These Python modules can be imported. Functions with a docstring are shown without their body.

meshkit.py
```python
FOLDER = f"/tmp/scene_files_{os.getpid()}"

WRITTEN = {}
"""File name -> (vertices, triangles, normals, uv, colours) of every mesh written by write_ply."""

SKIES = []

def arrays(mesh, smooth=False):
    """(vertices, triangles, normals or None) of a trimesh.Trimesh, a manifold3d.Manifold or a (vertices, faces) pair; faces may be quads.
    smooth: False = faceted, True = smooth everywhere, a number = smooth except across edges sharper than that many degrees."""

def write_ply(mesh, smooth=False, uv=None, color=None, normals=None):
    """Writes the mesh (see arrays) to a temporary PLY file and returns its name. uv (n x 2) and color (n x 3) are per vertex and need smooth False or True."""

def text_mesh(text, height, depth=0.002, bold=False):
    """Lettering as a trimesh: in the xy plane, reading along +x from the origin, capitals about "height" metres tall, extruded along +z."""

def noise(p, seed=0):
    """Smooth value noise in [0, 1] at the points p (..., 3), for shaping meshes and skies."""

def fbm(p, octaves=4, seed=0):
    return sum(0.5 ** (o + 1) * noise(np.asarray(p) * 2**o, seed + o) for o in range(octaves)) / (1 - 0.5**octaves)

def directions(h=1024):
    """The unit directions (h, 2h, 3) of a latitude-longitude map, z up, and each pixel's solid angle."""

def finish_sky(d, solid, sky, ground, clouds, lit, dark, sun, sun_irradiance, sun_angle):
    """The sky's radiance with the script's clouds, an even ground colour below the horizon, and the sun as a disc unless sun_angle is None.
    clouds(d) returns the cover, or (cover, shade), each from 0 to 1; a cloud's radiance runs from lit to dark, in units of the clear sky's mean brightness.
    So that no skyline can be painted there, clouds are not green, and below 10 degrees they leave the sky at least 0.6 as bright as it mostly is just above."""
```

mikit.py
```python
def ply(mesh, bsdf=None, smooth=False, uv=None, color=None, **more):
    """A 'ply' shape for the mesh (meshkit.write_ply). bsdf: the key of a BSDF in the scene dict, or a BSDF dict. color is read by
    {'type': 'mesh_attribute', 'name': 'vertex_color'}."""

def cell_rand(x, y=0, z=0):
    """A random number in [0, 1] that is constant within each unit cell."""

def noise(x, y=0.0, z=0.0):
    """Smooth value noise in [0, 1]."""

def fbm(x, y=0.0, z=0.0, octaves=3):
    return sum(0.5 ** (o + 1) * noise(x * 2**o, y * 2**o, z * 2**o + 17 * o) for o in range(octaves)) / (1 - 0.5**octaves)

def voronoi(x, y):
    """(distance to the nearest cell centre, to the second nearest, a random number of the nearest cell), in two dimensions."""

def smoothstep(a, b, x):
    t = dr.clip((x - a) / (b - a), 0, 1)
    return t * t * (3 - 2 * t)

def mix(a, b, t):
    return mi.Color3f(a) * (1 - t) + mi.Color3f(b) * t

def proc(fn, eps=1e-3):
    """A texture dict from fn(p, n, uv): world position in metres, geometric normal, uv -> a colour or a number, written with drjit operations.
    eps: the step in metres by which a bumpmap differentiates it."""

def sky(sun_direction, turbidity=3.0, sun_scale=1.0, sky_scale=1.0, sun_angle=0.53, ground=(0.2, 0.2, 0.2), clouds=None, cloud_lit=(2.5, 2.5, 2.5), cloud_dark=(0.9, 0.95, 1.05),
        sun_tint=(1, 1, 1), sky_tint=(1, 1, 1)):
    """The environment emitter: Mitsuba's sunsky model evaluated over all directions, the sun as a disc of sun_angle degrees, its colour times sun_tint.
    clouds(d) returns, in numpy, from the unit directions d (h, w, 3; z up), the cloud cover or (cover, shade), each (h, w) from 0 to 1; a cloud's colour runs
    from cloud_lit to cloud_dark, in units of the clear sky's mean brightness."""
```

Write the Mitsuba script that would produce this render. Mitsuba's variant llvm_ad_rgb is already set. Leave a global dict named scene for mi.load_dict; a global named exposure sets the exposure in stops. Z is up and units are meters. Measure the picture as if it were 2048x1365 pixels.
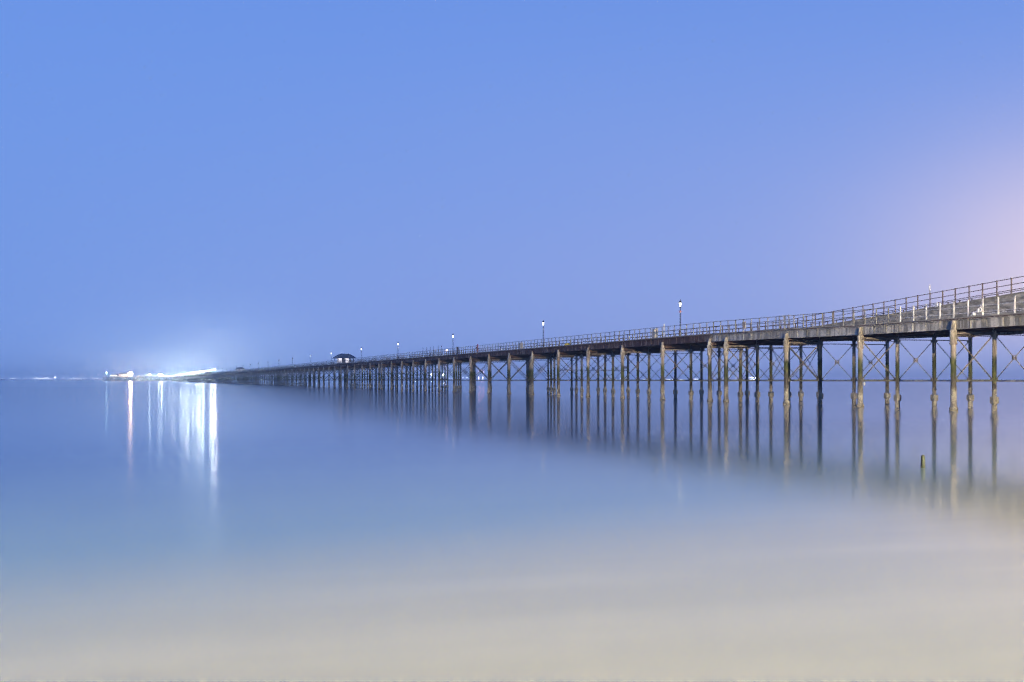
import math
import numpy as np
import trimesh
import drjit as dr
import mitsuba as mi
import mikit, meshkit
from mikit import noise, fbm, smoothstep, mix, proc

T = mi.ScalarTransform4f
scene, labels = {'type': 'scene'}, {}

# ---------------------------------------------------------------- camera
W2, H2, F, CX, HY = 2048.0, 1365.0, 2479.0, 1024.0, 760.5      # the photo's size, focal length and horizon, in its pixels
EYE = 1.9
HAZE = 2.8e-4
scene['camera'] = {'type': 'perspective', 'fov': 2 * math.degrees(math.atan(CX / F)), 'fov_axis': 'x', 'near_clip': 0.1, 'far_clip': 20000.0,
                   'principal_point_offset_y': (H2 / 2 - HY) / H2,
                   'to_world': T().look_at(origin=[0, 0, EYE], target=[0, 100, EYE], up=[0, 0, 1]),
                   'medium': {'type': 'ref', 'id': 'haze_air'}}
LONG = 8.0                                                            # a long exposure at dusk: everything is this much dimmer than a day-time scene
exposure = 1.3 + math.log2(LONG)

# ---------------------------------------------------------------- sky (dusk: no sun disc, blue sky with a lavender horizon and the glow of the town to the right)
def dusk(d):
    el = np.maximum(np.degrees(np.arcsin(np.clip(d[..., 2], -1, 1))), 0)
    off = (np.degrees(np.arctan2(d[..., 0], d[..., 1])) - 26 + 180) % 360 - 180
    wisp = meshkit.fbm(np.stack([d[..., 0] * 3, d[..., 1] * 3, d[..., 2] * 14], -1), 3, 5)
    town = 0.24 * np.exp(-(off / 36.0) ** 2 - (el / 13.0) ** 2) + 0.72 * np.exp(-(off / 8.0) ** 2 - ((el - 4.2) / np.where(el < 4.2, 2.4, 5.4)) ** 2)
    town = town * (0.93 + 0.14 * wisp)
    cover = np.exp(-(el / 28.0) ** 3) * (0.97 + 0.03 * wisp)
    return cover, np.clip(1 - town, 0, 1)

scene['sky'] = mikit.sky([0.8, -0.45, 0.6], turbidity=3, sun_scale=0.0, sky_scale=1.0 / LONG, sky_tint=(0.84, 1.2, 2.4), ground=(0.12, 0.14, 0.2),
                         clouds=dusk, cloud_lit=(2.6, 2.15, 2.42), cloud_dark=(0.45, 0.9, 2.27))
scene['sky']['sampling_weight'] = 0.1

# ---------------------------------------------------------------- frame of the pier: u across it (away from the camera), t along it (out to sea)
TH = math.atan((281.5 - CX) / F)
ST, CT = math.sin(TH), math.cos(TH)
D0 = 48.0
PIER = T().translate([D0 * CT, -D0 * ST, 0]).rotate([0, 0, 1], -math.degrees(TH))
DECK, RAIL = 5.95, 1.03

def world(t, u, z=0.0):
    return np.stack(np.broadcast_arrays(t * ST + (D0 + u) * CT, t * CT - (D0 + u) * ST, z), -1)

def t_of(x, u):
    k = (x - CX) / F
    return (D0 + u) * (CT + k * ST) / (k * CT - ST)

def at(x, y, Y):
    return np.array([(x - CX) / F * Y, Y, EYE + (HY - y) / F * Y])

def zd(t):                                                             # the deck dips a little towards the shore
    return DECK - 0.27 * np.clip((100 - np.asarray(t, float)) / 28, 0, 1)

def zr(t):                                                             # the walkway on the far half climbs towards the shore
    return DECK + 0.046 * np.maximum(92 - np.asarray(t, float), 0) - 0.03

# ---------------------------------------------------------------- helpers
rng = np.random.default_rng(7)
used = {}
_o = 'zeroth first second third fourth fifth sixth seventh eighth ninth tenth eleventh twelfth thirteenth fourteenth fifteenth sixteenth seventeenth eighteenth nineteenth twentieth'.split()
def nth(k):
    return _o[k] if k <= 20 else ('twenty-' if k < 30 else 'thirty-') + _o[k % 10] if k % 10 else {30: 'thirtieth', 40: 'fortieth'}[k]


def numbered(key):
    n = used.get(key, 0)
    used[key] = n + 1
    return key if n == 0 else f'{key}_{n:03d}'

def put(name, shape, parent=None, label=None, cat=None, group=None, kind=None, to=None, emit=None, pick=0.0004):
    key = numbered(name if parent is None else f'{parent}__{name}')
    d = dict(shape)
    if to is not None:
        d['to_world'] = to
    if emit is not None:
        d['emitter'] = {'type': 'area', 'radiance': {'type': 'rgb', 'value': [float(v) / LONG for v in emit]}, 'sampling_weight': float(pick)}
    scene[key] = d
    tag(key, label, cat, group, kind)
    return key

def thing(name, label, cat, group=None):
    key = numbered(name)
    tag(key, label, cat, group)
    return key

def tag(key, label=None, cat=None, group=None, kind=None):
    e = {k: v for k, v in (('label', label), ('category', cat), ('group', group), ('kind', kind)) if v}
    if e:
        labels[key] = e

def box(x0, x1, y0, y1, z0, z1):
    m = trimesh.creation.box([x1 - x0, y1 - y0, z1 - z0])
    m.apply_translation([(x0 + x1) / 2, (y0 + y1) / 2, (z0 + z1) / 2])
    return m

def bevel(x0, x1, y0, y1, z0, z1, c):
    pts = []
    for sx in (0, 1):
        for sy in (0, 1):
            for sz in (0, 1):
                for k in range(3):
                    p = [x1 if sx else x0, y1 if sy else y0, z1 if sz else z0]
                    for j, s in enumerate((sx, sy, sz)):
                        if j != k:
                            p[j] += -c if s else c
                    pts.append(p)
    return trimesh.convex.convex_hull(np.array(pts))

def lathe(profile, n=14):
    p = np.array(profile, float)
    a = np.arange(n) * 2 * np.pi / n
    v = np.stack([p[:, 0, None] * np.cos(a), p[:, 0, None] * np.sin(a), np.repeat(p[:, 1, None], n, 1)], -1).reshape(-1, 3)
    f = []
    for i in range(len(p) - 1):
        for j in range(n):
            b = (j + 1) % n
            f += [[i * n + j, i * n + b, (i + 1) * n + b], [i * n + j, (i + 1) * n + b, (i + 1) * n + j]]
    for i, up in ((0, False), (len(p) - 1, True)):
        c = len(v)
        v = np.vstack([v, [[0, 0, p[i, 1]]]])
        for j in range(n):
            b = (j + 1) % n
            f.append([i * n + j, i * n + b, c] if up else [i * n + b, i * n + j, c])
    return trimesh.Trimesh(v, f, process=False)

def tube(points, r, n=6, r2=None):
    p = np.asarray(points, float)
    d = np.gradient(p, axis=0)
    d /= np.linalg.norm(d, axis=1, keepdims=True)
    a = np.cross(d, np.where(np.abs(d[:, 2:]) < 0.9, [0, 0, 1.0], [1.0, 0, 0]))
    a /= np.linalg.norm(a, axis=1, keepdims=True)
    b = np.cross(a, d)
    g = np.arange(n) * 2 * np.pi / n + np.pi / n
    rr = np.broadcast_to(r, (len(p),))[:, None, None]
    v = p[:, None] + rr * (np.cos(g)[None, :, None] * a[:, None] + np.sin(g)[None, :, None] * b[:, None])
    i, j = np.meshgrid(np.arange(len(p) - 1), np.arange(n), indexing='ij')
    q = np.stack([i * n + j, (i + 1) * n + j, (i + 1) * n + (j + 1) % n, i * n + (j + 1) % n], -1).reshape(-1, 4)
    v = v.reshape(-1, 3)
    f = np.vstack([q[:, [0, 1, 2]], q[:, [0, 2, 3]]])
    caps = [[0, k, k + 1] for k in range(1, n - 1)] + [[len(v) - n, len(v) - n + k + 1, len(v) - n + k] for k in range(1, n - 1)]
    return trimesh.Trimesh(v, np.vstack([f, caps]), process=False)

cat = trimesh.util.concatenate

def shifted(m, x=0, y=0, z=0):
    m = m.copy()
    m.apply_translation([x, y, z])
    return m

def sweep(ts, ua, ub, za, zb):
    """A long beam along t from u=ua to ub; za, zb its bottom and top heights at the stations ts."""
    ts = np.asarray(ts, float)
    n = len(ts)
    za, zb = np.broadcast_to(za, (n,)), np.broadcast_to(zb, (n,))
    v = np.stack([np.stack([np.full(n, u), ts, z], -1) for u, z in ((ua, za), (ub, za), (ub, zb), (ua, zb))], 1).reshape(-1, 3)
    f = []
    for i in range(n - 1):
        for j in range(4):
            a, b, c, d = 4 * i + j, 4 * i + (j + 1) % 4, 4 * i + 4 + (j + 1) % 4, 4 * i + 4 + j
            f += [[a, b, c], [a, c, d]]
    e = 4 * (n - 1)
    f += [[0, 2, 1], [0, 3, 2], [e, e + 1, e + 2], [e, e + 2, e + 3]]
    m = trimesh.Trimesh(v, f, process=False)
    m.fix_normals()
    return m

# ---------------------------------------------------------------- materials
def bsdf(name, fn, rough=0.8, bump=None, **more):
    d = {'type': 'principled', 'base_color': proc(fn) if callable(fn) else {'type': 'rgb', 'value': list(fn)}, 'roughness': rough, 'specular': 0.3, **more}
    if bump:
        d = {'type': 'bumpmap', 'arbitrary': proc(bump[0], 4e-3), 'scale': bump[1], 'bsdf': d}
    scene[name] = {'type': 'twosided', 'bsdf': d}

def pile_colour(p, n, uv):
    """Cast iron piles: grey paint above, green weed in the tide zone, pale mud and barnacles at the foot."""
    w = fbm(p.x * 2.3, p.y * 2.3, p.z * 1.1, 4)
    streak = fbm(p.x * 9, p.y * 9, p.z * 0.8, 3)
    fine = noise(p.x * 24, p.y * 24, p.z * 14)
    z = p.z + 1.3 * (w - 0.5)
    paint = mix([0.24, 0.21, 0.17], [0.52, 0.48, 0.41], smoothstep(0.35, 0.75, streak))
    paint = mix(paint, [0.16, 0.08, 0.055], smoothstep(0.62, 0.78, w) * 0.7)
    weed = mix([0.035, 0.045, 0.02], [0.12, 0.13, 0.04], smoothstep(0.35, 0.75, fbm(p.x * 3, p.y * 3, p.z * 2 + 9, 3)))
    mud = mix([0.13, 0.12, 0.095], [0.4, 0.375, 0.31], smoothstep(0.3, 0.8, 0.55 * w + 0.45 * fine))
    dark = mix([0.045, 0.04, 0.035], [0.12, 0.11, 0.085], streak)
    c = mix(mud, dark, smoothstep(1.1, 1.6, z))
    c = mix(c, weed, smoothstep(1.9, 2.4, z))
    c = mix(c, paint, smoothstep(3.1, 3.7, z))
    return c * (0.8 + 0.4 * fine)

def pile_bump(p, n, uv):
    return fbm(p.x * 14, p.y * 14, p.z * 10, 3)

bsdf('pile_iron', pile_colour, 0.85, (pile_bump, 0.01))

def iron_colour(p, n, uv):
    s = fbm(p.x * 3, p.y * 3, p.z * 5, 3)
    low = smoothstep(2.9, 2.0, p.z + (s - 0.5))
    c = mix([0.14, 0.11, 0.1], [0.3, 0.26, 0.22], s)
    return mix(c, [0.07, 0.075, 0.045], low * 0.7)

bsdf('brace_iron', iron_colour, 0.8)

def girder_colour(p, n, uv):
    """Plate girders: grey limy weathered plates by the shore, red-brown painted plates further out, both streaked from the top."""
    along = p.x * ST + p.y * CT
    streak = fbm(along * 7, p.z * 0.6, 3.1, 4)
    blot = fbm(along * 0.55, p.z * 0.8, 8.7, 3)
    fine = noise(along * 30, p.z * 24, p.x * 8)
    pale = mix([0.22, 0.205, 0.17], [0.58, 0.545, 0.46], smoothstep(0.36, 0.7, 0.6 * streak + 0.4 * blot))
    pale = pale * (0.75 + 0.5 * fine)
    red = mix([0.075, 0.045, 0.04], [0.24, 0.2, 0.17], smoothstep(0.5, 0.8, streak))
    red = red * (0.8 + 0.4 * fine)
    return mix(pale, red, smoothstep(98, 102, along + 6 * (blot - 0.5)))

bsdf('girder_plate', girder_colour, 0.85, (lambda p, n, uv: fbm((p.x * ST + p.y * CT) * 9, p.z * 5, p.x, 3), 0.02))
bsdf('soffit_iron', lambda p, n, uv: mix([0.09, 0.05, 0.042], [0.2, 0.14, 0.12], fbm(p.x * 1.5, p.y * 1.5, p.z * 6, 3)), 0.9)
bsdf('deck_plank', lambda p, n, uv: mix([0.2, 0.18, 0.15], [0.36, 0.34, 0.29], fbm(p.x * 6, p.y * 6, p.z * 9, 3)), 0.85)

def wall_colour(p, n, uv):
    along = p.x * ST + p.y * CT
    s = fbm(along * 2.5, p.z * 7, 1.7, 4)
    return mix([0.18, 0.17, 0.15], [0.42, 0.4, 0.35], smoothstep(0.3, 0.75, s))

bsdf('ramp_board', wall_colour, 0.85, (lambda p, n, uv: fbm((p.x * ST + p.y * CT) * 4, p.z * 20, 2.0, 2), 0.02))
bsdf('post_pale', lambda p, n, uv: mix([0.42, 0.41, 0.38], [0.62, 0.61, 0.57], smoothstep(0.3, 0.6, fbm(p.x * 11, p.y * 11, p.z * 6, 3))), 0.6)
bsdf('post_grey', lambda p, n, uv: mix([0.12, 0.11, 0.09], [0.34, 0.32, 0.26], smoothstep(0.3, 0.7, fbm(p.x * 9, p.y * 9, p.z * 4, 3))), 0.7)
bsdf('post_brown', lambda p, n, uv: mix([0.08, 0.06, 0.06], [0.2, 0.16, 0.15], fbm(p.x * 9, p.y * 9, p.z * 4, 3)), 0.7)
bsdf('lamp_iron', (0.03, 0.032, 0.04), 0.45)
bsdf('white_paint', lambda p, n, uv: mix([0.62, 0.61, 0.58], [0.8, 0.8, 0.78], fbm(p.x * 8, p.y * 8, p.z * 5, 3)), 0.5)
bsdf('cream_paint', lambda p, n, uv: mix([0.5, 0.45, 0.36], [0.66, 0.6, 0.5], fbm(p.x * 6, p.y * 6, p.z * 4, 3)), 0.6)
bsdf('tan_wood', lambda p, n, uv: mix([0.3, 0.23, 0.15], [0.48, 0.38, 0.26], fbm(p.x * 10, p.y * 10, p.z * 3, 3)), 0.75)
bsdf('red_paint', lambda p, n, uv: mix([0.36, 0.02, 0.02], [0.55, 0.05, 0.045], fbm(p.x * 7, p.y * 7, p.z * 7, 2)), 0.5)
bsdf('yellow_paint', (0.62, 0.5, 0.08), 0.6)
bsdf('pink_paint', (0.75, 0.36, 0.32), 0.6)
bsdf('roof_slate', lambda p, n, uv: mix([0.05, 0.065, 0.09], [0.1, 0.12, 0.15], fbm(p.x * 3, p.y * 3, p.z * 8, 3)), 0.6)
bsdf('shelter_wall', lambda p, n, uv: mix([0.06, 0.06, 0.1], [0.12, 0.11, 0.15], fbm(p.x * 3, p.y * 3, p.z * 3, 3)), 0.7)
bsdf('head_wall', lambda p, n, uv: mix([0.1, 0.1, 0.11], [0.18, 0.18, 0.18], fbm(p.x * 0.3, p.y * 0.3, p.z * 0.8, 3)), 0.8)
bsdf('weed_wood', lambda p, n, uv: mix([0.03, 0.036, 0.024], [0.055, 0.065, 0.042], fbm(p.x * 20, p.y * 20, p.z * 9, 3)), 0.8)
bsdf('far_land', lambda p, n, uv: mix([0.1, 0.11, 0.1], [0.2, 0.2, 0.18], fbm(p.x * 0.02, p.y * 0.02, p.z * 0.2, 3)), 0.95)
bsdf('sand', lambda p, n, uv: mix([0.24, 0.2, 0.14], [0.36, 0.31, 0.23], fbm(p.x * 1.3, p.y * 1.3, 0, 4)), 0.9)
bsdf('concrete', lambda p, n, uv: mix([0.3, 0.29, 0.27], [0.42, 0.41, 0.38], fbm(p.x * 0.8, p.y * 0.8, p.z, 4)), 0.85)
scene['dark_glass'] = {'type': 'plastic', 'diffuse_reflectance': {'type': 'rgb', 'value': [0.5, 0.5, 0.5]}}

def silt(p, n, uv):
    """Sea water: pale suspended silt and foam in the shallows, darker blue-green water further out."""
    along = p.x * ST + p.y * CT
    across = p.x * CT - p.y * ST
    w = fbm(across * 0.045, along * 0.16, 4.2, 4) - 0.5
    w2 = fbm(across * 0.3, along * 0.9, 1.2, 3) - 0.5
    a = along - 0.48 * across + 2.6 * w + 0.5 * w2
    near = mix([0.55, 0.535, 0.31], [0.6, 0.58, 0.345], smoothstep(-0.3, 0.3, w + w2))
    mid = mi.Color3f([0.275, 0.395, 0.33])
    deep = mi.Color3f([0.01, 0.048, 0.11])
    c = mix(near, mid, smoothstep(8.0, 15.5, a))
    return mix(c, deep, smoothstep(13, 38, a))

scene['sea_water'] = {'type': 'roughplastic', 'distribution': 'ggx', 'alpha': 0.009, 'int_ior': 1.33, 'diffuse_reflectance': proc(silt), 'nonlinear': False}

# ---------------------------------------------------------------- the setting
SEA = 8000.0
put('sea', mikit.ply((np.array([[-SEA, -90, 0], [SEA, -90, 0], [SEA, SEA, 0], [-SEA, SEA, 0.0]]), np.array([[0, 1, 2], [0, 2, 3]])), 'sea_water'),
    label='calm sea with milky grey-brown shallows turning blue towards the horizon', kind='structure')
us, ts = np.linspace(-140, 60, 81), np.linspace(-34, 6.5, 28)
uu, tt = np.meshgrid(us, ts, indexing='ij')
zz = np.interp(tt, [-34, -20, -3, 6.5], [2.6, 2.0, 0.25, -0.9]) + 0.12 * (meshkit.fbm(np.stack([uu * 0.2, tt * 0.4, tt * 0], -1)) - 0.5)
vv = world(tt, uu, zz).reshape(-1, 3)
ii, jj = np.meshgrid(np.arange(80), np.arange(27), indexing='ij')
q = np.stack([ii * 28 + jj, (ii + 1) * 28 + jj, (ii + 1) * 28 + jj + 1, ii * 28 + jj + 1], -1).reshape(-1, 4)
put('beach', mikit.ply((vv, q), 'sand', smooth=True), label='sandy beach sloping into the sea behind the camera', kind='structure')
put('promenade', mikit.ply(box(-140, 60, -58.5, -33.7, -1.0, 3.2), 'concrete'), label='concrete promenade above the beach, out of view, carrying the unseen lamps', kind='structure', to=PIER)  # out of view behind the camera, footing for the unseen lamps

# far shore: a low strip of land under the lights beyond the pier
xs = np.linspace(-4200, 4200, 420)
prof = 2.0 + 3.5 * meshkit.fbm(np.stack([xs * 0.004, xs * 0, xs * 0], -1), 4, 3) + 3 * (meshkit.fbm(np.stack([xs * 0.03, xs * 0 + 4, xs * 0], -1), 2, 8) - 0.4)
rows_ = [(4880, -1.0 + 0 * prof), (4900, 0.35 * prof), (4960, prof), (5400, 0.7 * prof), (5500, -1 + 0 * prof)]
vv = np.stack([np.stack([xs, np.full_like(xs, y) + 0 * xs, z], -1) for y, z in rows_], 0)
n_ = len(xs)
q = [[r * n_ + i, r * n_ + i + 1, (r + 1) * n_ + i + 1, (r + 1) * n_ + i] for r in range(4) for i in range(n_ - 1)]
put('far_shore', mikit.ply((vv.reshape(-1, 3), np.array(q)), 'far_land', smooth=True), label='low dark strip of land across the water on the horizon', kind='structure')

# ---------------------------------------------------------------- the pier
ROWS = [0.0, 2.98, 5.99, 9.0]
T_END = 2040.0
bents, t, k = [], 65.4 - 3 * 10.333, 0
while t < T_END:
    bents.append(t)
    k += 1
    t += 3.149 if (k - 7) % 16 == 0 else 10.333
bents = np.array(bents)
NB = 75                                                                # bents whose piles are parts of their own; the rest is one mesh

pier = thing('pier', 'long iron pier on rows of cross braced piles running out to sea', 'pier')

outer = lathe([(0.19, -1.6), (0.19, -0.02), (0.2, 0.3), (0.19, 0.45), (0.188, 1.45), (0.168, 1.55), (0.165, 5.25), (0.15, 5.26), (0.12, 5.4), (0.1, 5.42), (0.1, 5.55)])
outer_flange = lathe([(0.18, -0.06), (0.25, 0.0), (0.275, 0.09), (0.262, 0.16), (0.23, 0.24), (0.19, 0.31)])
outer_collar = lathe([(0.16, 4.06), (0.245, 4.1), (0.245, 4.19), (0.21, 4.2), (0.21, 4.53), (0.25, 4.55), (0.25, 4.62), (0.215, 4.64), (0.215, 4.84), (0.24, 4.86), (0.24, 4.93), (0.17, 5.0)])
inner = lathe([(0.172, -1.6), (0.172, 0.2), (0.166, 0.38), (0.137, 0.46), (0.135, 5.3)])
inner_sleeve = bevel(-0.2, 0.2, -0.2, 0.2, 0.42, 0.86, 0.03)
inner_ring = lathe([(0.13, 1.2), (0.2, 1.205), (0.2, 1.25), (0.13, 1.255)])

def fillet_mesh():
    R, out = 0.42, []
    for s in (1, -1):
        a = np.linspace(0, np.pi / 2, 7)
        pts = [(0.1, 0.0)] + [(0.12 + R - R * math.cos(g), -R + R * math.sin(g)) for g in a]
        pts = np.array(pts)
        poly = np.vstack([pts])
        v = np.vstack([np.stack([np.full(len(poly), x), s * poly[:, 0], 5.27 + poly[:, 1]], -1) for x in (-0.09, 0.09)])
        n, f = len(poly), []
        for i in range(1, n - 1):
            f += [[0, i, i + 1], [n, n + i + 1, n + i]]
        for i in range(n):
            b = (i + 1) % n
            f += [[i, b, n + b], [i, n + b, n + i]]
        m = trimesh.Trimesh(v, f, process=False)
        m.fix_normals()
        out.append(m)
    return cat(out)

fillet = fillet_mesh()
P_outer, P_flange, P_collar = (mikit.ply(m, 'pile_iron', smooth=35) for m in (outer, outer_flange, outer_collar))
P_inner, P_ring, P_sleeve, P_fillet = mikit.ply(inner, 'pile_iron', smooth=35), mikit.ply(inner_ring, 'pile_iron', smooth=35), mikit.ply(inner_sleeve, 'pile_iron'), mikit.ply(fillet, 'soffit_iron')

def brace_bars(w, r):
    z0, z1 = 1.95, 4.66
    a = tube([[0.13, 0, z0], [w - 0.13, 0, z1]], r, 6)
    b = tube([[0.13, 0.05, z1], [w - 0.13, 0.05, z0]], r, 6)
    lugs = [bevel(x - 0.07, x + 0.07, -0.05, 0.1, z - 0.07, z + 0.07, 0.02) for x in (0.17, w - 0.17) for z in (z0, z1)]
    return cat([a, b] + lugs)

def ring_mesh(w):
    c, h, g = 3.305, 0.14, 0.035
    return shifted(cat([box(-h, h, -0.03, 0.07, h - g, h), box(-h, h, -0.03, 0.07, -h, -h + g), box(-h, -h + g, -0.031, 0.071, -h + g, h - g), box(h - g, h, -0.031, 0.071, -h + g, h - g)]), w / 2, 0.01, c)

WID = [ROWS[i + 1] - ROWS[i] for i in range(3)]
P_brace = [mikit.ply(brace_bars(WID[i], 0.045 if i == 0 else 0.03), 'brace_iron') for i in range(3)]
P_bracering = [None] + [mikit.ply(ring_mesh(WID[i]), 'brace_iron') for i in (1, 2)]
P_top = [mikit.ply(m, 'brace_iron') for m in (cat([bevel(0.1, WID[0] - 0.1, -0.07, 0.07, 4.72, 4.88, 0.02), tube([[0.1, 0.0, 4.62], [WID[0] - 0.1, 0.0, 4.62]], 0.022)]),
                                              tube([[0.1, 0, 4.72], [WID[1] - 0.1, 0, 4.72]], 0.03), tube([[0.1, 0, 4.72], [WID[2] - 0.1, 0, 4.72]], 0.03))]
P_low = [mikit.ply(m, 'brace_iron') for m in (cat([tube([[0.12, 0, 1.86], [WID[0] - 0.12, 0, 1.86]], 0.055), lathe([(0.05, -0.09), (0.1, -0.05), (0.1, 0.05), (0.05, 0.09)], 8).apply_translation([0.3, 0, 1.86])]),
                                              tube([[0.12, 0, 1.84], [WID[1] - 0.12, 0, 1.84]], 0.042), tube([[0.12, 0, 1.84], [WID[2] - 0.12, 0, 1.84]], 0.042))]
P_mid = mikit.ply(tube([[0.1, 0, 3.08], [8.9, 0, 3.08]], 0.04), 'brace_iron')
P_crossbeam = mikit.ply(cat([box(-0.05, 9.35, -0.02, 0.02, 5.02, 5.29), box(-0.05, 9.35, -0.09, 0.09, 4.985, 5.02)]), 'soffit_iron')
near_bents = bents[:NB]
for i, tb in enumerate(near_bents):
    for r, u in enumerate(ROWS):
        dz = float(zd(tb)) - DECK
        here = PIER @ T().translate([u, tb, 2]).rotate([1, 0, 0], float(rng.normal(0, 0.25))).rotate([0, 1, 0], float(rng.normal(0, 0.2))).rotate([0, 0, 1], float(rng.choice([0, 90, 180, 270]) + rng.normal(0, 4))).translate([0, 0, -2])
        k_ = put('pile', P_outer if r == 0 else P_inner, pier, to=here)
        if r == 0:
            put('collar', P_collar, k_, to=here)
            put('foot_flange', P_flange, k_, to=here)
        else:
            put('sleeve', P_sleeve, k_, to=here)
            put('ring', P_ring, k_, to=here)
            if i < 40:
                put('bracket', P_fillet, k_, to=PIER @ T().translate([u, tb, 0]))
    for r in range(3):
        here = PIER @ T().translate([ROWS[r], tb, 0])
        b_ = put('cross_brace', P_brace[r], pier, to=here)
        if r:
            put('brace_ring', P_bracering[r], b_, to=here)
        put('top_tie', P_top[r], pier, to=here)
        put('bottom_tie', P_low[r], pier, to=here)
    put('cross_beam', P_crossbeam, pier, to=PIER @ T().translate([0, tb, 0]))
put('middle_tie', P_mid, pier, to=PIER @ T().translate([0, bents[11], 0]))
# where two bents stand close together they are braced along the pier too
for i in range(len(near_bents) - 1):
    if near_bents[i + 1] - near_bents[i] < 5:
        a, b = near_bents[i], near_bents[i + 1]
        for u in ROWS:
            m = cat([tube([[u + 0.03, a + 0.1, 1.95], [u + 0.03, b - 0.1, 4.66]], 0.03), tube([[u - 0.03, a + 0.1, 4.66], [u - 0.03, b - 0.1, 1.95]], 0.03), tube([[u, a + 0.1, 1.84], [u, b - 0.1, 1.84]], 0.035)])
            put('long_brace', mikit.ply(m, 'brace_iron'), pier, to=PIER)
# the far bents, each pile a few faces, joined
lo_o, lo_i = lathe([(0.19, -1.6), (0.19, 1.5), (0.165, 5.3)], 6), lathe([(0.172, -1.6), (0.172, 0.4), (0.135, 0.46), (0.135, 5.3)], 6)
far_p, far_b = [], []
for i, tb in enumerate(bents[NB:]):
    for r, u in enumerate(ROWS):
        far_p.append(shifted(lo_o if r == 0 else lo_i, u, tb))
    for r in range(3):
        far_b += [tube([[ROWS[r], tb, 1.95], [ROWS[r + 1], tb, 4.66]], 0.04, 3), tube([[ROWS[r], tb + 0.05, 4.66], [ROWS[r + 1], tb + 0.05, 1.95]], 0.04, 3)]
    far_b += [tube([[0, tb, 1.84], [9, tb, 1.84]], 0.05, 3), box(-0.05, 9.35, tb - 0.09, tb + 0.09, 4.7, 5.28)]
put('pile_mass', mikit.ply(cat(far_p), 'pile_iron'), pier, kind='stuff', to=PIER)
put('brace_mass', mikit.ply(cat(far_b), 'brace_iron'), pier, kind='stuff', to=PIER)

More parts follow.
